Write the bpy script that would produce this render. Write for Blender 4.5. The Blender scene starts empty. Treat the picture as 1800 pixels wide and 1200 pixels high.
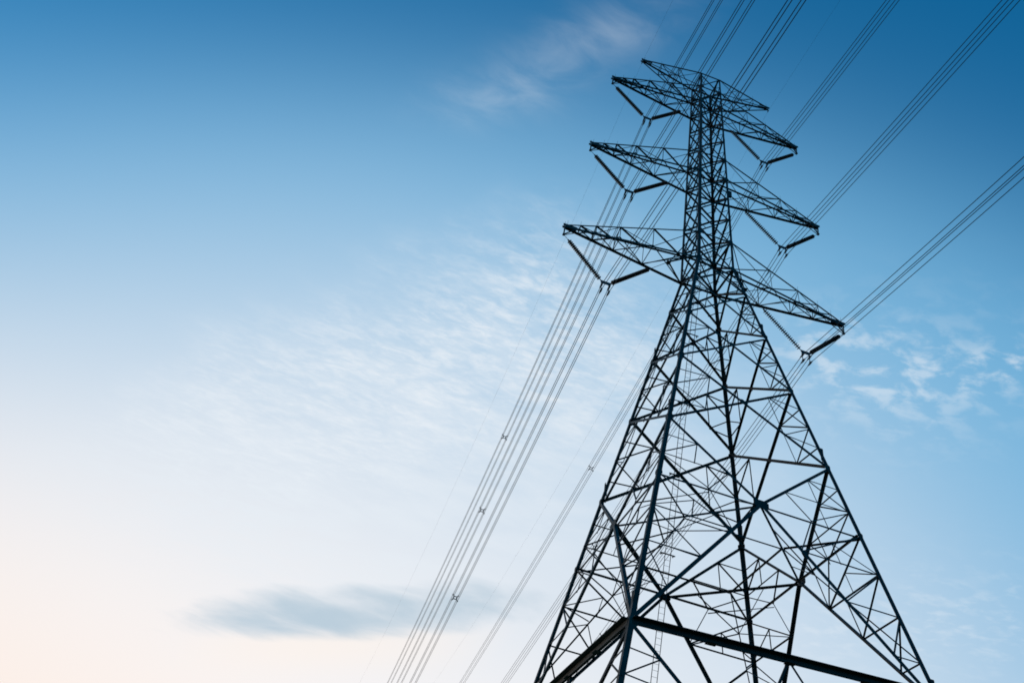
import bpy, math, random
from mathutils import Vector, Matrix

random.seed(7)
scene = bpy.context.scene
col = scene.collection
R = math.radians
GZ = 42.63                      # height of the tower's waist above the ground

# ------------------------------------------------------------------ camera
YAW, PITCH, ROLL = 0.1796, 0.7460, 0.1999
cam_data = bpy.data.cameras.new('camera')
cam_data.sensor_width = 36.0
cam_data.lens = 36.0 * 1550.2 / 1800.0
cam_data.clip_start = 0.1
cam_data.clip_end = 20000
cam = bpy.data.objects.new('camera', cam_data)
col.objects.link(cam)
cam.location = (-16.9208, -32.6286, GZ - 40.9318)
_cy, _sy, _cp, _sp = math.cos(YAW), math.sin(YAW), math.cos(PITCH), math.sin(PITCH)
_f = Vector((_sy * _cp, _cy * _cp, _sp))
_r = Vector((_cy, -_sy, 0))
_u = _r.cross(_f)
_c, _s = math.cos(ROLL), math.sin(ROLL)
_r2, _u2 = _c * _r + _s * _u, -_s * _r + _c * _u
M3 = Matrix((_r2, _u2, -_f)).transposed()
cam.rotation_euler = M3.to_euler()
scene.camera = cam

# ------------------------------------------------------------------ sky and sun
SUN_EL, SUN_AZ = R(4.0), R(-20.0)       # azimuth from +Y towards +X; the sun has sunk low behind the line
world = bpy.data.worlds.new('World')
scene.world = world
world.use_nodes = True
nt = world.node_tree
nt.nodes.clear()


def N(kind, **kw):
    n = nt.nodes.new(kind)
    for k, v in kw.items():
        setattr(n, k, v)
    return n


def _inp(node, i, v):
    if hasattr(v, 'is_output'):
        nt.links.new(v, node.inputs[i])
    else:
        node.inputs[i].default_value = v


def mth(op, a, b=0.0, c=0.0, clamp=False):
    n = N('ShaderNodeMath', operation=op, use_clamp=clamp)
    _inp(n, 0, a)
    _inp(n, 1, b)
    _inp(n, 2, c)
    return n.outputs[0]


def mixc(f, a, b):
    n = N('ShaderNodeMix', data_type='RGBA')
    _inp(n, 0, f)
    _inp(n, 6, a)
    _inp(n, 7, b)
    return n.outputs[2]


def sig(x):                      # 1/(1+exp(-x))
    return mth('DIVIDE', 1.0, mth('ADD', 1.0, mth('POWER', math.e, mth('MULTIPLY', x, -1.0))))


def sstep(x, a, b):
    n = N('ShaderNodeMapRange', interpolation_type='SMOOTHSTEP')
    _inp(n, 0, x)
    n.inputs[1].default_value, n.inputs[2].default_value = a, b
    n.inputs[3].default_value, n.inputs[4].default_value = 0, 1
    return n.outputs[0]


geo = N('ShaderNodeTexCoord')
nrm = N('ShaderNodeVectorMath', operation='NORMALIZE')
nt.links.new(geo.outputs['Generated'], nrm.inputs[0])
sep = N('ShaderNodeSeparateXYZ')
nt.links.new(nrm.outputs[0], sep.inputs[0])
DX, DY, DZ = sep.outputs

sky = N('ShaderNodeTexSky', sky_type='NISHITA', sun_disc=False)
sky.sun_elevation, sky.sun_rotation = SUN_EL, SUN_AZ
sky.air_density, sky.dust_density, sky.ozone_density = 1.0, 2.0, 1.0
srgb_ = N('ShaderNodeSeparateColor')
nt.links.new(sky.outputs[0], srgb_.inputs[0])
grade = N('ShaderNodeCombineColor')
for i, (a, g) in enumerate(((0.0065, 1.257), (0.1840, 0.727), (0.3855, 0.746))):
    nt.links.new(mth('MULTIPLY', mth('POWER', srgb_.outputs[i], g), a), grade.inputs[i])


def lin(k0, kx, ky, kz):
    s = mth('MULTIPLY_ADD', DX, kx, k0)
    s = mth('MULTIPLY_ADD', DY, ky, s)
    return mth('MULTIPLY_ADD', DZ, kz, s)


upper = sig(lin(-7.511, 4.461, 18.908, -3.786))      # the sky brightens towards the evening side
veil = sig(lin(-12.93, 2.442, 16.454, 1.546))        # high milky haze there
glow = sig(lin(-5.771, -1.180, 9.584, -5.929))       # white haze above the horizon
warm = sig(lin(-3.35, -4.475, 6.425, -12.849))      # peach air low around the sunset
c = mixc(upper, grade.outputs[0], (0.151, 0.444, 0.715, 1))
c = mixc(veil, c, (0.617, 0.736, 0.856, 1))
c = mixc(glow, c, (1.017, 0.966, 0.947, 1))
c = mixc(warm, c, (0.985, 0.830, 0.735, 1))

# clouds on a flat layer overhead: (cu, cv) = ground-plan position of the layer point, height = 1
zc = mth('MAXIMUM', DZ, 0.06)
CU, CV = mth('DIVIDE', DX, zc), mth('DIVIDE', DY, zc)
comb = N('ShaderNodeCombineXYZ')
nt.links.new(CU, comb.inputs[0])
nt.links.new(CV, comb.inputs[1])


def noise(rot, scale, nscale, detail, rough, dist=0.0, lac=2.0):
    mp = N('ShaderNodeMapping')
    mp.inputs['Rotation'].default_value = (0, 0, R(rot))
    mp.inputs['Scale'].default_value = (scale[0], scale[1], 1)
    nt.links.new(comb.outputs[0], mp.inputs[0])
    n = N('ShaderNodeTexNoise')
    n.inputs['Scale'].default_value = nscale
    n.inputs['Detail'].default_value = detail
    n.inputs['Roughness'].default_value = rough
    n.inputs['Lacunarity'].default_value = lac
    n.inputs['Distortion'].default_value = dist
    nt.links.new(mp.outputs[0], n.inputs['Vector'])
    return n.outputs[0]


def blob(u0, v0, ru, rv, rot, soft=1.0):
    du, dv = mth('SUBTRACT', CU, u0), mth('SUBTRACT', CV, v0)
    ca, sa = math.cos(R(rot)), math.sin(R(rot))
    a = mth('DIVIDE', mth('ADD', mth('MULTIPLY', du, ca), mth('MULTIPLY', dv, sa)), ru)
    b = mth('DIVIDE', mth('SUBTRACT', mth('MULTIPLY', dv, ca), mth('MULTIPLY', du, sa)), rv)
    d2 = mth('ADD', mth('MULTIPLY', a, a), mth('MULTIPLY', b, b))
    return mth('POWER', math.e, mth('MULTIPLY', d2, -soft))


broad = noise(10, (1, 1), 3.0, 4, 0.55)
fine = noise(-35, (1, 2.2), 14.0, 7, 0.62, 0.6)
grain = noise(-35, (1, 2.0), 42.0, 6, 0.62, 0.3)
tex = mth('ADD', mth('MULTIPLY', fine, 0.62), mth('MULTIPLY', grain, 0.38))


def cloud(mask, lo, hi, amount):
    return mth('MULTIPLY', mth('MULTIPLY', sstep(tex, lo, hi), mask), amount)


# mottled sheet on the evening side
across = mth('ADD', mth('MULTIPLY', CU, 0.806), mth('MULTIPLY', CV, 0.592))
along = mth('SUBTRACT', mth('MULTIPLY', CV, 0.806), mth('MULTIPLY', CU, 0.592))
across = mth('ADD', across, mth('MULTIPLY', mth('SUBTRACT', broad, 0.5), 0.35))
m1 = mth('MULTIPLY', mth('MULTIPLY', sstep(across, 0.50, 0.70), mth('SUBTRACT', 1.0, sstep(across, 0.85, 1.2))),
         mth('MULTIPLY', sstep(along, 0.40, 0.65), mth('SUBTRACT', 1.0, sstep(along, 1.40, 2.10))))
c1 = cloud(m1, 0.40, 0.68, 0.55)
soft = noise(-35, (1, 1.7), 5.5, 5, 0.58, 0.4)
m1b = mth('MULTIPLY', mth('MULTIPLY', sstep(across, 0.45, 0.80), mth('SUBTRACT', 1.0, sstep(across, 1.15, 1.7))),
          mth('MULTIPLY', sstep(along, 0.30, 0.80), mth('SUBTRACT', 1.0, sstep(along, 1.5, 2.3))))
c1 = mth('ADD', c1, mth('MULTIPLY', mth('MULTIPLY', m1b, sstep(soft, 0.26, 0.74)), 0.48))
# feathery wisp high above the tower
feather = noise(47, (1, 2.2), 9.0, 6, 0.55, 0.5)
m2 = mth('ADD', blob(0.118, 0.515, 0.105, 0.038, 137), blob(0.030, 0.640, 0.085, 0.036, 150))
m2 = mth('MINIMUM', m2, 1.0)
c2 = mth('ADD', mth('MULTIPLY', mth('MULTIPLY', sstep(feather, 0.32, 0.78), m2), 0.23), mth('MULTIPLY', m2, 0.03))
# small puffs to the right of the tower
puff = noise(25, (1, 1.5), 17.0, 7, 0.57, 0.25)
m3 = mth('ADD', blob(0.68, 0.86, 0.11, 0.07, 0), blob(0.90, 0.775, 0.10, 0.05, -30))
m3 = mth('ADD', m3, mth('MULTIPLY', blob(0.80, 0.87, 0.16, 0.14, 0), 0.7))
c3 = mth('MULTIPLY', mth('MULTIPLY', sstep(puff, 0.44, 0.66), mth('MINIMUM', m3, 1.0)), 0.46)
# thin puffs low on the right
m4 = blob(1.25, 1.55, 0.5, 0.22, -35)
c4 = mth('MULTIPLY', mth('MULTIPLY', sstep(puff, 0.46, 0.70), m4), 0.30)
call = mth('ADD', mth('ADD', c1, c2), mth('ADD', c3, c4), clamp=True)
c = mixc(call, c, (0.80, 0.86, 0.92, 1))

# one low bank of grey stratus, lit warm from below by the sunset
edge = noise(-30, (1, 1.5), 4.2, 7, 0.52, 0.3)
axis = mth('ADD', CV, mth('MULTIPLY', CU, 0.62))       # constant along the bank
ctr = mth('MULTIPLY_ADD', CU, -0.16, 2.355)            # its middle line droops towards the left end
across2 = mth('DIVIDE', mth('SUBTRACT', axis, ctr), 0.180)
along2 = mth('DIVIDE', mth('SUBTRACT', CU, 0.11), 0.43)
dd = mth('ADD', mth('MULTIPLY', across2, across2), mth('MULTIPLY', along2, along2))
dens = mth('SUBTRACT', mth('MULTIPLY_ADD', edge, 2.6, -0.30), dd)
bank = mth('MULTIPLY', sstep(dens, -0.50, 1.35), 0.90)
near = mth('SUBTRACT', 1.0, mth('MINIMUM', mth('MULTIPLY', along2, along2), 1.0))
lip = mth('MULTIPLY', mth('MULTIPLY', sstep(across2, 0.3, 1.1), mth('SUBTRACT', 1.0, sstep(across2, 1.3, 3.2))),
          mth('MULTIPLY', near, 0.55))
c = mixc(lip, c, (1.0, 0.90, 0.82, 1))
c = mixc(bank, c, (0.46, 0.59, 0.695, 1))

bg = N('ShaderNodeBackground')
BG_STRENGTH = 0.12
gain = N('ShaderNodeVectorMath', operation='SCALE')
nt.links.new(c, gain.inputs[0])
gain.inputs['Scale'].default_value = 1.0 / BG_STRENGTH
nt.links.new(gain.outputs[0], bg.inputs[0])
bg.inputs[1].default_value = BG_STRENGTH
wo = N('ShaderNodeOutputWorld')
nt.links.new(bg.outputs[0], wo.inputs[0])

sun_data = bpy.data.lights.new('sun', 'SUN')
sun_data.energy = 0.3
sun_data.angle = R(0.5)
sun_data.color = (1.0, 0.78, 0.58)
sun = bpy.data.objects.new('sun', sun_data)
col.objects.link(sun)
sd = Vector((math.sin(SUN_AZ) * math.cos(SUN_EL), math.cos(SUN_AZ) * math.cos(SUN_EL), math.sin(SUN_EL)))
sun.rotation_euler = sd.to_track_quat('Z', 'Y').to_euler()

scene.cycles.filter_width = 1.75
scene.view_settings.view_transform = 'Standard'
scene.view_settings.look = 'None'
scene.view_settings.exposure = 0.0
scene.view_settings.gamma = 1.0
scene.view_settings.use_curve_mapping = False


# ------------------------------------------------------------------ materials
def material(name, base, rough, metallic=0.0, var=0.25, scale=3.0, spec=0.5):
    m = bpy.data.materials.new(name)
    m.use_nodes = True
    t = m.node_tree
    b = t.nodes['Principled BSDF']
    b.inputs['Roughness'].default_value = rough
    b.inputs['Metallic'].default_value = metallic
    b.inputs['Specular IOR Level'].default_value = spec
    tc = t.nodes.new('ShaderNodeTexCoord')
    no = t.nodes.new('ShaderNodeTexNoise')
    no.inputs['Scale'].default_value = scale
    no.inputs['Detail'].default_value = 6
    t.links.new(tc.outputs['Object'], no.inputs['Vector'])
    rp = t.nodes.new('ShaderNodeValToRGB')
    lo = [v * (1 - var) for v in base]
    hi = [v * (1 + var) for v in base]
    rp.color_ramp.elements[0].position, rp.color_ramp.elements[1].position = 0.3, 0.7
    rp.color_ramp.elements[0].color = (*lo, 1)
    rp.color_ramp.elements[1].color = (*hi, 1)
    t.links.new(no.outputs[0], rp.inputs[0])
    oi = t.nodes.new('ShaderNodeObjectInfo')          # every member weathers a little differently
    mr = t.nodes.new('ShaderNodeMapRange')
    mr.inputs[3].default_value, mr.inputs[4].default_value = 0.65, 1.0 + 3.0 * var
    t.links.new(oi.outputs['Random'], mr.inputs[0])
    sc = t.nodes.new('ShaderNodeVectorMath')
    sc.operation = 'SCALE'
    t.links.new(rp.outputs[0], sc.inputs[0])
    t.links.new(mr.outputs[0], sc.inputs['Scale'])
    t.links.new(sc.outputs[0], b.inputs['Base Color'])
    return m


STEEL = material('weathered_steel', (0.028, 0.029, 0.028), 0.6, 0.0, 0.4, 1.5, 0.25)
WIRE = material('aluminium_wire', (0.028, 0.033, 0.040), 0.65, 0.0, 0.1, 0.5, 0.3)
GLASSY = material('brown_porcelain', (0.022, 0.016, 0.014), 0.35, 0.0, 0.2, 8.0, 0.4)
FITTING = material('forged_fitting', (0.035, 0.038, 0.04), 0.5, 0.0, 0.2, 6.0, 0.4)
CONCRETE = material('concrete', (0.30, 0.29, 0.27), 0.9, 0.0, 0.15, 2.0)
GRASS = material('grass_ground', (0.040, 0.055, 0.022), 0.95, 0.0, 0.5, 0.4)


# ------------------------------------------------------------------ mesh helpers
class MB:
    def __init__(self):
        self.v, self.f = [], []

    def add(self, vs, fs):
        o = len(self.v)
        self.v += [tuple(p) for p in vs]
        self.f += [tuple(o + i for i in q) for q in fs]

    def angle(self, p, q, b, e1, e2, t=None, d=0.0, shift=0.5):
        """steel angle section from p to q: flange b along e1 (centred by shift), flange b along e2; d moves it along e2"""
        p, q = Vector(p), Vector(q)
        a = (q - p).normalized()
        e1 = Vector(e1)
        e1 = (e1 - a * e1.dot(a)).normalized()
        e2 = Vector(e2)
        e2 = e2 - a * e2.dot(a)
        e2 = (e2 - e1 * e2.dot(e1)).normalized()
        t = t or max(0.008, b * 0.11)
        sec = ((0, 0), (b, 0), (b, t), (t, t), (t, b), (0, b))
        vs = []
        for o in (p, q):
            for x, y in sec:
                vs.append(o + e1 * (x - b * shift) + e2 * (y + d))
        fs = [(i, (i + 1) % 6, 6 + (i + 1) % 6, 6 + i) for i in range(6)]
        fs += [(3, 2, 1, 0), (5, 4, 3, 0), (6, 7, 8, 9), (6, 9, 10, 11)]
        self.add(vs, fs)
        return self

    def rod(self, pts, r, n=6, cap=True):
        pts = [Vector(p) for p in pts]
        vs = []
        for i, p in enumerate(pts):
            a = (pts[min(i + 1, len(pts) - 1)] - pts[max(i - 1, 0)]).normalized()
            x = a.cross(Vector((0.3, 0.1, 1)) if abs(a.z) < 0.9 else Vector((1, 0.2, 0))).normalized()
            y = a.cross(x)
            for k in range(n):
                th = 2 * math.pi * k / n
                vs.append(p + x * (r * math.cos(th)) + y * (r * math.sin(th)))
        fs = []
        for i in range(len(pts) - 1):
            for k in range(n):
                fs.append((i * n + k, i * n + (k + 1) % n, (i + 1) * n + (k + 1) % n, (i + 1) * n + k))
        if cap:
            fs.append(tuple(reversed(range(n))))
            fs.append(tuple((len(pts) - 1) * n + k for k in range(n)))
        self.add(vs, fs)
        return self

    def lathe(self, p, axis, prof, n=12):
        """prof = list of (distance along axis, radius)"""
        p, a = Vector(p), Vector(axis).normalized()
        x = a.cross(Vector((0.3, 1, 0.2))).normalized()
        y = a.cross(x)
        vs = []
        for d, r in prof:
            for k in range(n):
                th = 2 * math.pi * k / n
                vs.append(p + a * d + x * (r * math.cos(th)) + y * (r * math.sin(th)))
        fs = []
        for i in range(len(prof) - 1):
            for k in range(n):
                fs.append((i * n + k, i * n + (k + 1) % n, (i + 1) * n + (k + 1) % n, (i + 1) * n + k))
        self.add(vs, fs)
        return self

    def plate(self, pts, nrm, th):
        """a flat polygon given by its corners, thickened by th along nrm"""
        nrm = Vector(nrm).normalized()
        k = len(pts)
        vs = [Vector(p) - nrm * th / 2 for p in pts] + [Vector(p) + nrm * th / 2 for p in pts]
        fs = [tuple(reversed(range(k))), tuple(range(k, 2 * k))]
        fs += [(i, (i + 1) % k, k + (i + 1) % k, k + i) for i in range(k)]
        self.add(vs, fs)
        return self

    def box(self, c, ex, ey, ez):
        c, ex, ey, ez = Vector(c), Vector(ex), Vector(ey), Vector(ez)
        vs = [c + ex * i + ey * j + ez * k for k in (-1, 1) for j in (-1, 1) for i in (-1, 1)]
        self.add(vs, [(0, 2, 3, 1), (4, 5, 7, 6), (0, 1, 5, 4), (1, 3, 7, 5), (3, 2, 6, 7), (2, 0, 4, 6)])
        return self

    def build(self, name, mat, parent=None, kind=None):
        me = bpy.data.meshes.new(name)
        me.from_pydata(self.v, [], self.f)
        me.validate()
        me.update()
        me.materials.append(mat)
        o = bpy.data.objects.new(name, me)
        col.objects.link(o)
        if parent:
            o.parent = parent
        if kind:
            o['kind'] = kind
        return o


def tag(o, label, cat, group=None):
    o['label'] = label
    o['category'] = cat
    if group:
        o['group'] = group
    return o


def empty(name, label, cat, loc, group=None):
    o = bpy.data.objects.new(name, None)
    o.empty_display_size = 0.3
    o.location = loc
    col.objects.link(o)
    return tag(o, label, cat, group)


def lerp(a, b, t):
    return Vector(a) + (Vector(b) - Vector(a)) * t


# ------------------------------------------------------------------ ground
g = MB()
g.add([(-6000, -6000, 0), (6000, -6000, 0), (6000, 6000, 0), (-6000, 6000, 0)], [(0, 1, 2, 3)])
gr = g.build('ground', GRASS, kind='structure')
gr['label'] = 'flat dark grassland under the power line'

# ------------------------------------------------------------------ the tower
W0, WT, FL, ZT = 1.2, 0.8112, 0.1872, 22.2409


def hw(z):                       # half width of the square body, z measured from the waist
    return W0 - FL * z if z < 0 else W0 + (WT - W0) * z / ZT


SG = {'A': (-1, 1), 'B': (-1, -1), 'C': (1, 1), 'D': (1, -1)}


def L(k, z):
    w = hw(z)
    return Vector((SG[k][0] * w, SG[k][1] * w, GZ + z))


tower = empty('transmission_tower', 'tall dark steel lattice pylon with three pairs of crossarms, rising against the sky',
              'pylon', (0, 0, 0))
FACES = [('A', 'B', Vector((1, 0, 0))), ('B', 'D', Vector((0, 1, 0))), ('D', 'C', Vector((-1, 0, 0))),
         ('C', 'A', Vector((0, -1, 0)))]          # two legs and the inward normal


def member(name, p, q, b, inward, d=0.0, parent=None, shorten=0.0):
    p, q = Vector(p), Vector(q)
    a = (q - p).normalized()
    p, q = p + a * shorten, q - a * shorten
    e1 = a.cross(inward)
    if e1.z > 0:
        e1 = -e1
    return MB().angle(p, q, b, e1, inward, d=d + random.uniform(0, 0.004)).build(name, STEEL, parent or tower)


BODY = [0.0, 2.51, 4.79, 7.02, 9.14, 11.40, 13.65, 15.95, 18.19, 20.25, ZT]
LOW = [0.0, -2.47, -6.20, -10.34, -15.35]
ZX, ZB, ZBASE = -19.10, -26.73, -GZ + 0.25

# legs: one mesh each, angle section, thicker below the waist
for k in 'ABCD':
    sx, sy = SG[k]
    m = MB()
    for z0, z1, b in ((ZBASE, ZB, 0.20), (ZB, LOW[4], 0.185), (LOW[4], LOW[2], 0.175), (LOW[2], 0, 0.165),
                      (0, BODY[4], 0.15), (BODY[4], BODY[8], 0.135), (BODY[8], ZT, 0.12)):
        m.angle(L(k, z0), L(k, z1), b, (-sx, 0, 0), (0, -sy, 0), t=0.02, shift=0.0)
    # splice plates where the leg lengths meet
    for z in (ZB + 0.9, LOW[4] + 0.8, LOW[2] + 0.7, 4.9, 13.7):
        c0 = L(k, z)
        m.box(c0 + Vector((-sx * 0.09, sy * 0.012, 0)), (0.07, 0, 0), (0, 0.010, 0), (sx * -0.06 * 0, 0, 0.35))
        m.box(c0 + Vector((sx * 0.012, -sy * 0.09, 0)), (0.010, 0, 0), (0, 0.07, 0), (0, 0, 0.35))
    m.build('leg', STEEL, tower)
    f = MB()
    cb = L(k, -GZ)
    f.lathe((cb.x, cb.y, -0.6), (0, 0, 1), [(0, 0.75), (0.55, 0.75), (0.62, 0.70), (0.95, 0.42), (0.96, 0.0)], 16)
    f.build('footing', CONCRETE, tower)


def gusset(p, e1, nrm, s, h, d):
    e1, nrm = Vector(e1).normalized(), Vector(nrm).normalized()
    e2 = e1.cross(nrm).normalized()
    p = Vector(p) + nrm * d
    pts = [p + e1 * (s * x) + e2 * (h * y) for x, y in ((-1, -.55), (-.45, -1), (.45, -1), (1, -.55), (1, .55), (.45, 1), (-.45, 1), (-1, .55))]
    MB().plate(pts, nrm, 0.014).build('gusset_plate', STEEL, tower)


# body above the waist: crossed diagonals in every panel, rings of horizontals at the crossarm levels
for a, b, n in FACES:
    for i in range(len(BODY) - 1):
        z0, z1 = BODY[i], BODY[i + 1]
        s = 0.10 if i < 4 else 0.09
        member('diagonal', L(a, z0), L(b, z1), s, n, 0.022, shorten=0.1)
        member('diagonal', L(b, z0), L(a, z1), s, n, 0.034 + s, shorten=0.1)
        X = (L(a, z0) + L(b, z1) + L(b, z0) + L(a, z1)) / 4
        for k in (a, b):         # short stay from the leg to the crossing
            zm = (z0 + z1) / 2
            member('stay', L(k, zm), lerp(L(a, z0) if k == a else L(b, z0), X, 0.5), 0.04, n, 0.05)
    for z in (0.0, 2.51, 9.14, 11.40, 18.19, 20.25, ZT):
        member('horizontal', L(a, z), L(b, z), 0.105 if z < 3 else 0.09, n, 0.026, shorten=0.06)
    for z in BODY:
        for k in (a, b):
            if z in (0.0, 2.51, 9.14, 11.40, 18.19, 20.25):
                o = L(b, z) - L(a, z)
                gusset(L(k, z) + (o if k == a else -o).normalized() * 0.13, o, n, 0.15, 0.14, -0.010)
# plan bracing at the crossarm levels
for z in (0.0, 2.51, 9.14, 11.40, 18.19, 20.25):
    member('plan_brace', L('A', z), L('D', z), 0.07, Vector((0, 0, -1)), 0.02, shorten=0.1)
    member('plan_brace', L('B', z), L('C', z), 0.07, Vector((0, 0, -1)), 0.10, shorten=0.1)

# flared panels below the waist
for a, b, n in FACES:
    for i in range(4):
        zu, zl = LOW[i], LOW[i + 1]
        wu, wl = hw(zu), hw(zl)
        t = wu / (wu + wl)
        X = lerp(L(a, zu), L(b, zl), t)
        s = (0.10, 0.105, 0.115, 0.13)[i]
        member('diagonal', L(a, zu), L(b, zl), s, n, 0.024, shorten=0.12)
        member('diagonal', L(b, zu), L(a, zl), s, n, 0.036 + s, shorten=0.12)
        for k, U, Wp in ((a, L(a, zu), L(a, zl)), (b, L(b, zu), L(b, zl))):
            M1, M2 = lerp(U, X, 0.5), lerp(Wp, X, 0.5)
            q = [lerp(U, Wp, f) for f in (0.25, 0.5, 0.75)]
            d = 0.045
            if i == 0:
                member('stay', M1, q[1], 0.045, n, d)
                member('stay', M2, q[1], 0.045, n, d)
                continue
            sb = 0.052 if i > 1 else 0.048
            member('stay', M1, q[0], sb, n, d)
            member('strut', M1, q[1], sb + 0.012, n, d + 0.01)
            member('strut', M2, q[1], sb, n, d + 0.02)
            member('stay', M2, q[2], sb, n, d)
            member('hanger', M1, M2, 0.042, n, d + 0.03)
        gusset(X, L(b, zl) - L(a, zl), n, 0.12, 0.12, 0.012)
        for k in (a, b):
            o = L(b, zl) - L(a, zl)
            gusset(L(k, zl) + (o if k == a else -o).normalized() * 0.12, o, n, 0.13, 0.15, -0.011)

    # tall panel: bent cross bracing that meets at a node in the middle of the face, with a girt at its level
    X = (L(a, ZX) + L(b, ZX)) / 2
    zu, zl = LOW[4], ZB
    mains = []
    for k in (a, b):
        U, Q, Wp = L(k, zu), L(k, ZX), L(k, zl)
        member('diagonal', U, X, 0.135, n, 0.024, shorten=0.12)
        member('diagonal', Wp, X, 0.155, n, 0.024, shorten=0.12)
        member('girt', Q, X, 0.085, n, 0.17, shorten=0.05)
        d1, d2 = lerp(U, X, 1 / 3), lerp(U, X, 2 / 3)
        p1, p2 = lerp(U, Q, 1 / 3), lerp(U, Q, 2 / 3)
        gm = lerp(Q, X, 0.5)
        for nm, p, q, s, d in (('strut', d1, p1, .045, .05), ('strut', d2, p2, .045, .05), ('stay', d1, p2, .06, .06),
                               ('stay', d2, gm, .055, .06), ('stay', p2, gm, .05, .07), ('hanger', d1, lerp(d2, p2, .5), .04, .08)):
            member(nm, p, q, s, n, d)
        e = [lerp(X, Wp, f) for f in (0.25, 0.5, 0.75)]
        r_ = [lerp(Q, Wp, f) for f in (0.25, 0.5, 0.75)]
        for j in range(3):
            member('strut', e[j], r_[j], .062 - j * .006, n, .05)
            member('stay', ([Q] + r_)[j], e[j], .066 - j * .006, n, .06)
        member('stay', lerp(Q, e[0], .5), r_[0], .042, n, .08)
        member('hanger', lerp(Q, e[0], .5), lerp(e[0], r_[0], .5), .04, n, .09)
        member('hanger', gm, e[0], .045, n, .08)
        o = L(b, zu) - L(a, zu)
        sgn = 1 if k == a else -1
        gusset(L(k, zl) + o.normalized() * sgn * 0.16, o, n, 0.17, 0.20, -0.012)
        gusset(Q + o.normalized() * sgn * 0.10, o, n, 0.11, 0.12, -0.012)
    gusset(X, L(b, zl) - L(a, zl), n, 0.34, 0.19, 0.012)

    # heavy ring beam under the tall panel: twin angles back to back
    zza = ZB if a in 'BC' else ZB + 0.57
    zzb = ZB if b in 'BC' else ZB + 0.57
    pa, pb = L(a, zza), L(b, zzb)
    ax = (pb - pa).normalized()
    e1 = ax.cross(n)
    if e1.z > 0:
        e1 = -e1
    mb = MB()
    mb.angle(pa + ax * .1, pb - ax * .1, 0.225, e1, n, d=0.03, shift=0.5)
    mb.angle(pa + ax * .1 - n * .012, pb - ax * .1 - n * .012, 0.225, e1, -n, d=-0.005, shift=0.5)
    for f in (0.25, 0.5, 0.75):                    # batten plates under the twin angles
        c0 = lerp(pa, pb, f)
        mb.box(c0 + e1 * 0.120, ax * 0.20, n * 0.13, e1 * 0.008)
    mb.build('ring_beam', STEEL, tower)
    # base panel: inverted vee from the ring beam ends to the middle, then out to the footings
    zc0 = -33.2
    Xb = (L(a, zc0) + L(b, zc0)) / 2
    bm = lerp(pa, pb, 0.5)
    for k in (a, b):
        U, Wp = L(k, zl), L(k, ZBASE)
        member('diagonal', U, Xb, 0.145, n, 0.024, shorten=0.15)
        member('diagonal', Wp, Xb, 0.145, n, 0.024, shorten=0.15)
        member('stay', bm, lerp(U, Xb, 0.62), 0.085, n, 0.06)
        for f, q in ((0.18, 0.075), (0.36, 0.15), (0.55, 0.24)):
            member('strut', lerp(U, Xb, f), lerp(U, Wp, f * 0.36), 0.05, n, 0.05)
            member('stay', lerp(U, Xb, f), lerp(U, Wp, f * 0.36 + 0.075), 0.055, n, 0.06)
        for f in (0.3, 0.6):
            member('strut', lerp(Wp, Xb, f), lerp(Wp, U, f * 0.6), 0.05, n, 0.05)
            member('stay', lerp(Wp, Xb, f), lerp(Wp, U, f * 0.6 - 0.15), 0.05, n, 0.06)

# plan bracing at the girt level: a diamond between the face nodes, stayed back to the legs
XF = [(L(a, ZX) + L(b, ZX)) / 2 + n * 0.1 for a, b, n in FACES]
mids = []
DN = Vector((0, 0, -1))
for i in range(4):
    p, q = XF[i], XF[(i + 1) % 4]
    member('plan_brace', p, q, 0.10, DN, 0.02, shorten=0.1)
    m_ = lerp(p, q, 0.5)
    mids.append(m_)
    k = FACES[i][1]
    member('plan_brace', L(k, ZX), m_, 0.075, DN, 0.10, shorten=0.1)
for i in range(4):
    member('plan_brace', mids[i], mids[(i + 1) % 4], 0.07, DN, 0.13)
    k = FACES[i][1]
    for e_ in (XF[i], XF[(i + 1) % 4]):
        member('plan_brace', lerp(L(k, ZX), mids[i], 0.5), lerp(L(k, ZX), e_, 0.5), 0.042, DN, 0.17)

# hip bracing: from the middle of each plan bar down to the leg, tied to both faces
for i in range(4):
    k = FACES[i][1]
    n0, n1 = FACES[i][2], FACES[(i + 1) % 4][2]
    hipn = (n0 + n1).normalized()
    r1, r2, r3 = (lerp(L(k, ZX), L(k, ZB), f) for f in (0.25, 0.5, 0.75))
    member('hip_brace', mids[i], r3, 0.055, hipn, 0.02, shorten=0.1)
    hm = lerp(mids[i], r3, 0.5)
    hq = lerp(mids[i], r3, 0.27)
    member('hip_brace', hm, r1, 0.05, hipn, 0.06)
    for fc in (i, (i + 1) % 4):
        Xc = XF[fc]
        e1, e2 = lerp(Xc, L(k, ZB), 0.25), lerp(Xc, L(k, ZB), 0.5)
        member('hip_brace', hm, e2, 0.048, Vector((0, 0, -1)), 0.03)
        member('hip_brace', hq, e1, 0.045, Vector((0, 0, -1)), 0.03)
        member('hip_brace', hq, lerp(mids[i], Xc, 0.5), 0.04, Vector((0, 0, -1)), 0.03)

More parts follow.
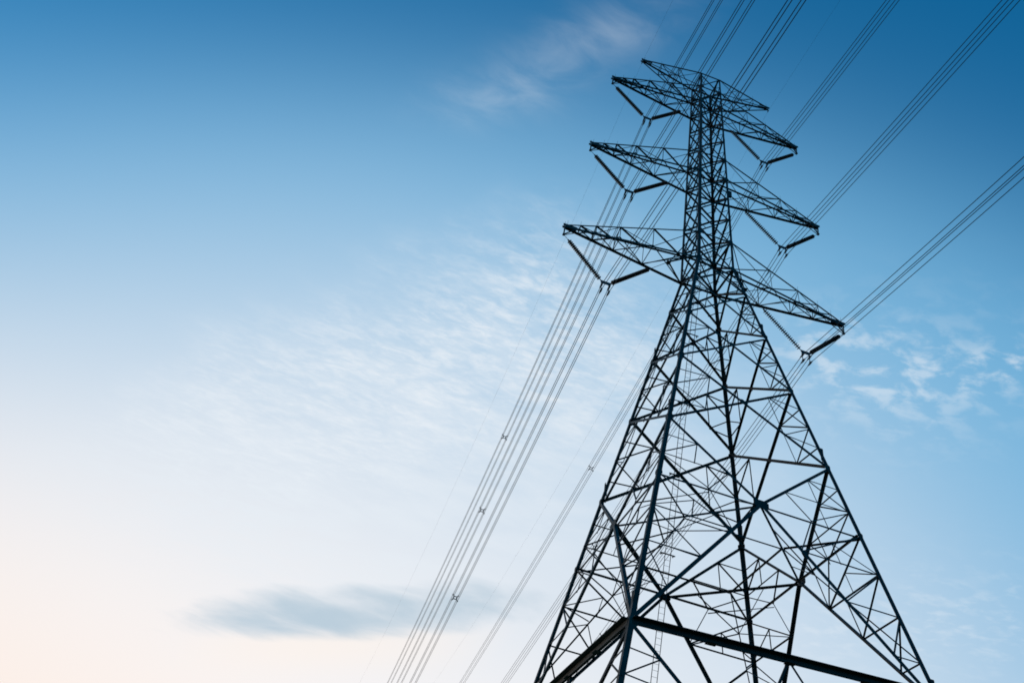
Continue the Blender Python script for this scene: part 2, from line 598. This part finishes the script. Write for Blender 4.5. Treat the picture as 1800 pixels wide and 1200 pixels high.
# ladder inside the far face
lad = MB()
lz = [-GZ + 0.8, 0.0, 19.5]
OFF = Vector((-0.12, -0.22, 0))
rails = {}
for s in (-1, 1):
    pts = [Vector((s * 0.155, hw(z), GZ + z)) + OFF for z in lz]
    rails[s] = pts
    for p, q in zip(pts[:-1], pts[1:]):
        lad.angle(p, q, 0.036, (1, 0, 0), (0, -1, 0), t=0.008)
ladder = lad.build('ladder', STEEL, tower)
rg = MB()
z = lz[0] + 0.2
while z < lz[2] - 0.1:
    c0 = Vector((0, hw(z) + 0.012, GZ + z)) + OFF
    rg.rod([c0 + Vector((-0.155, 0, 0)), c0 + Vector((0.155, 0, 0))], 0.0085, 5)
    z += 0.30
rg.build('rungs', STEEL, ladder, kind='stuff')
for z in (-3.5, -8.2, -12.6, -17.0, -19.2, -23.5, -29):
    c0 = Vector((0, hw(z), GZ + z)) + OFF
    bk = MB()
    bk.angle(c0 + Vector((-0.42, 0.03, 0)), c0 + Vector((0.42, 0.03, 0)), 0.05, (0, 0, 1), (0, 1, 0))
    bk.angle(c0 + Vector((-0.3, 0.03, 0)), c0 + Vector((-0.34, 0.24, 0.02)), 0.05, (0, 0, 1), (1, 0, 0))
    bk.angle(c0 + Vector((0.3, 0.03, 0)), c0 + Vector((0.34, 0.24, 0.02)), 0.05, (0, 0, 1), (1, 0, 0))
    bk.build('ladder_bracket', STEEL, ladder)

# small junction box and sign plates on a leg
MB().box(L('D', 7.6) + Vector((0.10, 0.05, 0)), (0.11, 0, 0), (0, 0.07, 0), (0, 0, 0.28)).build('junction_box', STEEL, tower)

# ------------------------------------------------------------------ crossarms
TIPL = [9.237, 8.393, 7.484]
ARMZ = [(0.0, 2.51), (9.14, 11.40), (18.19, 20.25)]
HANG = 0.78


def crossarm(s, zl, zu, length, flat_top):
    """lower chords (or lower struts) at zl, upper chords at zu; the tip lies at zl, or at zu for an earth-wire arm"""
    ztip = zu if flat_top else zl
    tip = Vector((s * length, 0, GZ + ztip))
    ks = [('A', 1), ('B', -1)] if s < 0 else [('C', 1), ('D', -1)]
    lo = {y: L(k, zl) for k, y in ks}
    up = {y: L(k, zu) for k, y in ks}
    te = {y: tip + Vector((0, y * 0.09, 0)) for y in (1, -1)}
    arm = MB()
    inw = Vector((0, 0, 1))
    heavy, light = (0.12, 0.09) if not flat_top else (0.055, 0.095)
    tl = {y: te[y] + Vector((0, 0, -0.06)) for y in te}
    tu = {y: te[y] + Vector((0, 0, 0.06)) for y in te}
    for y in (1, -1):
        arm.angle(lo[y], tl[y], heavy, (0, -y, 0), (0, 0, -1), shift=0.0)
        arm.angle(up[y], tu[y], light, (0, -y, 0), (0, 0, -1), shift=0.0)
    # tip fitting
    for y in (1, -1):
        arm.plate([tip + Vector((x * -s, y * 0.10, zz)) for x, zz in ((-.14, -.08), (.75, -.10), (.75, .12), (-.14, .10))], (0, 1, 0), 0.016)
    arm.box(tip + Vector((s * 0.06, 0, 0)), (0.012, 0, 0), (0, 0.11, 0), (0, 0, 0.10))
    a = arm.build('crossarm', STEEL, tower)
    ts = (0.0, 0.34, 0.59, 0.77, 0.89) if not flat_top else (0.0, 0.38, 0.68)
    lp = {y: [lerp(lo[y], tl[y], t) for t in ts] for y in (1, -1)}
    upn = {y: [lerp(up[y], tu[y], t) for t in ts] for y in (1, -1)}
    n = len(ts)
    for y in (1, -1):
        sd_ = Vector((0, -y, 0))
        for i in range(1, n):
            if (upn[y][i] - lp[y][i]).length > 0.3:
                member('brace', lp[y][i], upn[y][i], 0.036, sd_, 0.02, a)                   # post
        for i in range(n - 1):
            p, q = (upn[y][i], lp[y][i + 1]) if i % 2 == 0 else (lp[y][i], upn[y][i + 1])
            member('brace', p, q, 0.046, sd_, 0.03, a)
    for i in range(1, n):
        member('brace', upn[1][i], upn[-1][i], 0.042, Vector((0, 0, -1)), 0.03, a)
        member('brace', lp[1][i], lp[-1][i], 0.05, Vector((0, 0, 1)), 0.03, a)
    for i in range(n - 1):
        y = 1 if i % 2 else -1
        member('brace', upn[1][i], upn[-1][i + 1], 0.085 if not flat_top else 0.04, Vector((0, 0, -1)), 0.04, a)
        member('brace', lp[-y][i], lp[y][i + 1], 0.048, Vector((0, 0, 1)), 0.04, a)
        if not flat_top and i < 3:
            member('brace', lp[y][i], lp[-y][i + 1], 0.042, Vector((0, 0, 1)), 0.085, a)
    # sway frames: crossed stays inside the arm at the two middle nodes
    if not flat_top:
        for i in (2, 3):
            member('brace', lp[1][i], upn[-1][i], 0.045, Vector((s, 0, 0)), 0.02, a)
            member('brace', lp[-1][i], upn[1][i], 0.045, Vector((s, 0, 0)), 0.07, a)
        br = MB()
        lowp = tip + Vector((0, 0, -HANG))
        for y in (1, -1):
            br.angle(tip + Vector((0, y * .10, -.05)), lowp + Vector((0, y * .05, 0)), 0.055, (1, 0, 0), (0, -y, 0))
            br.angle(lowp + Vector((0, y * .05, 0)), lerp(tl[y], lp[y][n - 1], 0.85), 0.055, (0, 0, 1), (0, -y, 0))
        br.box(lowp, (0.07, 0, 0), (0, 0.07, 0), (0, 0, 0.05))
        br.build('hanger_bracket', STEEL, a)
    sp = MB()
    for y in (1, -1):
        for i in range(1, n):
            sp.rod([upn[y][i] + Vector((0, 0, .02)), upn[y][i] + Vector((0, 0, 0.34))], 0.008, 4)
    for dx in (0.0, 0.12):
        sp.rod([tip + Vector((-s * dx, 0.03 - dx * .5, .05)), tip + Vector((-s * dx, 0.06 - dx, 0.5))], 0.009, 4)
    sp.build('bird_spikes', STEEL, a, kind='stuff')
    return a


for s in (-1, 1):
    for (zl, zu), ln in zip(ARMZ, TIPL):
        crossarm(s, zl, zu, ln, False)
    crossarm(s, 20.25, ZT, 5.313, True)
# stay frames under the lowest arms, at the inner ends of the insulators
for s in (-1, 1):
    ks = ('A', 'B') if s < 0 else ('C', 'D')
    nd = Vector((s * 2.55, 0, GZ + 0.02))
    for k in ks:
        member('stay', L(k, 0.0), nd, 0.075, Vector((0, 0, 1)), 0.03)
        member('stay', L(k, 2.51), nd, 0.065, Vector((0, 1, 0)), 0.03)
    MB().box(nd, (0.12, 0, 0), (0, 0.12, 0), (0, 0, 0.05)).build('gusset_plate', STEEL, tower)

# ------------------------------------------------------------------ insulators, yokes, conductors
NAMEL = ['lowest', 'middle', 'uppermost']
VB = [(6.36, -3.58), (5.47, 5.56), (4.60, 14.66)]
INNER = [(2.60, 0.02), (1.70, 9.10), (1.12, 18.15)]
SUBX, SUBZ = 0.23, 0.23

DISC_N, PITCH_ = 22, 0.142


def string_mesh():
    m = MB()
    prof = []
    for i in range(DISC_N):
        z0 = i * PITCH_
        prof += [(z0, 0.035), (z0 + 0.045, 0.045), (z0 + 0.062, 0.135), (z0 + 0.082, 0.140), (z0 + 0.088, 0.06), (z0 + 0.10, 0.03)]
    prof.append((DISC_N * PITCH_, 0.03))
    m.lathe((0, 0, 0), (0, 0, 1), prof, 14)
    return m


disc_mesh = None
LEN = DISC_N * PITCH_


def insulator(top, bottom, label, group):
    global disc_mesh
    top, bottom = Vector(top), Vector(bottom)
    a = (top - bottom).normalized()
    root = empty('insulator_string', label, 'insulator', bottom, group)
    st = bottom + a * 0.16
    if disc_mesh is None:
        o = string_mesh().build('discs', GLASSY, root, kind='stuff')
        disc_mesh = o.data
        for p in disc_mesh.polygons:
            p.use_smooth = False
    else:
        o = bpy.data.objects.new('discs', disc_mesh)
        col.objects.link(o)
        o.parent = root
        o['kind'] = 'stuff'
    o.location = st - bottom
    o.rotation_euler = a.to_track_quat('Z', 'Y').to_euler()
    m = MB()
    m.rod([Vector((0, 0, 0)), a * 0.17], 0.03, 6)
    m.build('socket', FITTING, root)
    m = MB()
    m.rod([a * (0.15 + LEN), top - bottom], 0.016, 6)
    m.lathe(a * (0.13 + LEN), a, [(0, 0.05), (0.12, 0.05), (0.16, 0.02)], 8)
    m.build('link_rod', FITTING, root)
    return root


def wire_z(y):
    if y >= 0:
        return -0.12987 * y + 0.0005067 * y * y
    y = -y
    return -0.1625 * y + 0.00065 * y * y


def wire_x(y):
    return 0.0311555 * y * (1.0 if y > 0 else 0.0)


YS = [-150, -120, -95, -75, -60, -48, -40, -33, -27, -22, -18, -14, -11, -8, -5.5, -3.5, -2, -1, -0.45, 0, 0.45, 1, 2, 3.5, 5.5, 8,
      11, 15, 20, 26, 33, 41, 50, 60, 72, 86, 102, 120, 140, 162, 186, 212, 240, 256]


def wname(s, i, t, o):
    side = 'left' if s < 0 else 'right'
    return f'{t} {o} wire of the four-wire bundle carried by the {NAMEL[i]} {side} crossarm'


spacer_pts = {(-1, 2): 34.95, (-1, 1): 34.25, (-1, 0): 33.5, (1, 2): 35.45, (1, 1): 34.6, (1, 0): 33.0}
SPACERS = []
for s in (-1, 1):
    side = 'left' if s < 0 else 'right'
    for i in range(3):
        bx, bz = s * VB[i][0], GZ + VB[i][1]
        tip = Vector((s * TIPL[i], 0, GZ + ARMZ[i][0] - HANG))
        inn = Vector((s * INNER[i][0], 0, GZ + INNER[i][1]))
        yl, yr = Vector((bx + s * 0.26, 0, bz)), Vector((bx - s * 0.26, 0, bz))
        insulator(tip, yl, f'outer disc insulator hanging from the tip of the {NAMEL[i]} {side} crossarm', 'insulator strings in vee pairs')
        insulator(inn, yr, f'inner disc insulator running from the tower body under the {NAMEL[i]} {side} crossarm', 'insulator strings in vee pairs')
        # yoke with four suspension clamps
        root = empty('yoke', f'steel yoke holding the wires at the foot of the vee under the {NAMEL[i]} {side} crossarm', 'yoke', (bx, 0, bz),
                     'yokes below the crossarms')
        m = MB()
        m.plate([Vector((x, 0, zz)) for x, zz in ((-.31, .06), (.31, .06), (.31, -.05), (.24, -.16), (-.24, -.16), (-.31, -.05))], (0, 1, 0), 0.035)
        m.build('plate', FITTING, root)
        for x in (-SUBX, SUBX):
            m = MB()
            m.rod([(x, 0, -.12), (x, 0, -.34 - SUBZ * 2)], 0.022, 6)
            m.rod([(x, -.02, -.20), (x, .02, -.20)], 0.05, 8)
            m.build('hanger_rod', FITTING, root)
            for zz in (-.32, -.32 - 2 * SUBZ):
                m = MB()
                m.lathe((x, -.26, zz - .033), (0, 1, .0), [(0, 0.0), (.01, .025), (.14, .05), (.26, .062), (.38, .05), (.51, .025), (.52, 0)], 8)
                m.box((x, 0, zz + .05), (.025, 0, 0), (0, .05, 0), (0, 0, .07))
                m.build('suspension_clamp', FITTING, root)
        cz = bz - 0.32 - SUBZ
        for x in (-SUBX, SUBX):
            for zz, nm in ((SUBZ, 'upper'), (-SUBZ, 'lower')):
                pts = [(bx + x + wire_x(y), y, cz + zz + wire_z(y)) for y in YS]
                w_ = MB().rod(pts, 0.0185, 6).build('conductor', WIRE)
                tag(w_, wname(s, i, nm, 'outer' if x * s > 0 else 'inner'), 'power line', f'wires of the {NAMEL[i]} {side} bundle')
        SPACERS.append((s, i, bx, cz))


def spacer_mesh():
    m = MB()
    k = 0.115
    fr = [(-k, -k), (k, -k), (k, k), (-k, k)]
    for j in range(4):
        (x0, z0), (x1, z1) = fr[j], fr[(j + 1) % 4]
        m.rod([(x0, 0, z0), (x1, 0, z1)], 0.034, 6)
    for x, zz in fr:
        sx, sz = math.copysign(1, x), math.copysign(1, zz)
        m.rod([(x, 0, zz), (sx * (SUBX - .01), 0, sz * (SUBZ - .01))], 0.030, 6)
        m.lathe((sx * SUBX, -.05, sz * SUBZ), (0, 1, 0), [(0, .025), (.01, .055), (.09, .055), (.10, .025)], 8)
    return m


sm = None
for s, i, bx, cz in SPACERS:
    side = 'left' if s < 0 else 'right'
    y = spacer_pts[(s, i)]
    if sm is None:
        o = spacer_mesh().build('bundle_spacer', FITTING)
        sm = o.data
    else:
        o = bpy.data.objects.new('bundle_spacer', sm)
        col.objects.link(o)
    o.location = (bx + wire_x(y), y, cz + wire_z(y))
    o.scale = (1, 1, 1)
    tag(o, f'small cross-shaped spacer clamping the bundle of the {NAMEL[i]} {side} crossarm beyond the tower', 'spacer', 'spacers on the wire bundles')

# earth wires from the two topmost arms
for s in (-1, 1):
    side = 'left' if s < 0 else 'right'
    x0, z0 = s * 5.36, GZ + ZT - 0.34
    pts = []
    for y in YS:
        if y >= 0:
            pts.append((x0 + 0.01316 * y, y, z0 - 0.18537 * y + 0.000972 * y * y if y < 130 else z0 - 0.18537 * y + 0.000972 * y * y))
        else:
            pts.append((x0, y, z0 + 0.02 * y + 0.0003 * y * y))
    w_ = MB().rod(pts, 0.0043, 5).build('earth_wire', WIRE)
    tag(w_, f'single thin earth wire carried by the topmost short {side} arm', 'power line', 'earth wires over the line')
    m = MB()
    m.rod([(s * 5.36, 0, GZ + ZT - 0.02), (s * 5.36, 0, GZ + ZT - 0.30)], 0.016, 6)
    m.lathe((s * 5.36, -.14, GZ + ZT - 0.345), (0, 1, 0), [(0, 0), (.02, .02), (.14, .04), (.26, .02), (.28, 0)], 8)
    o = m.build('earth_wire_clamp', FITTING)
    tag(o, f'small clamp hanging the earth wire from the topmost {side} arm tip', 'clamp', 'earth wire clamps')
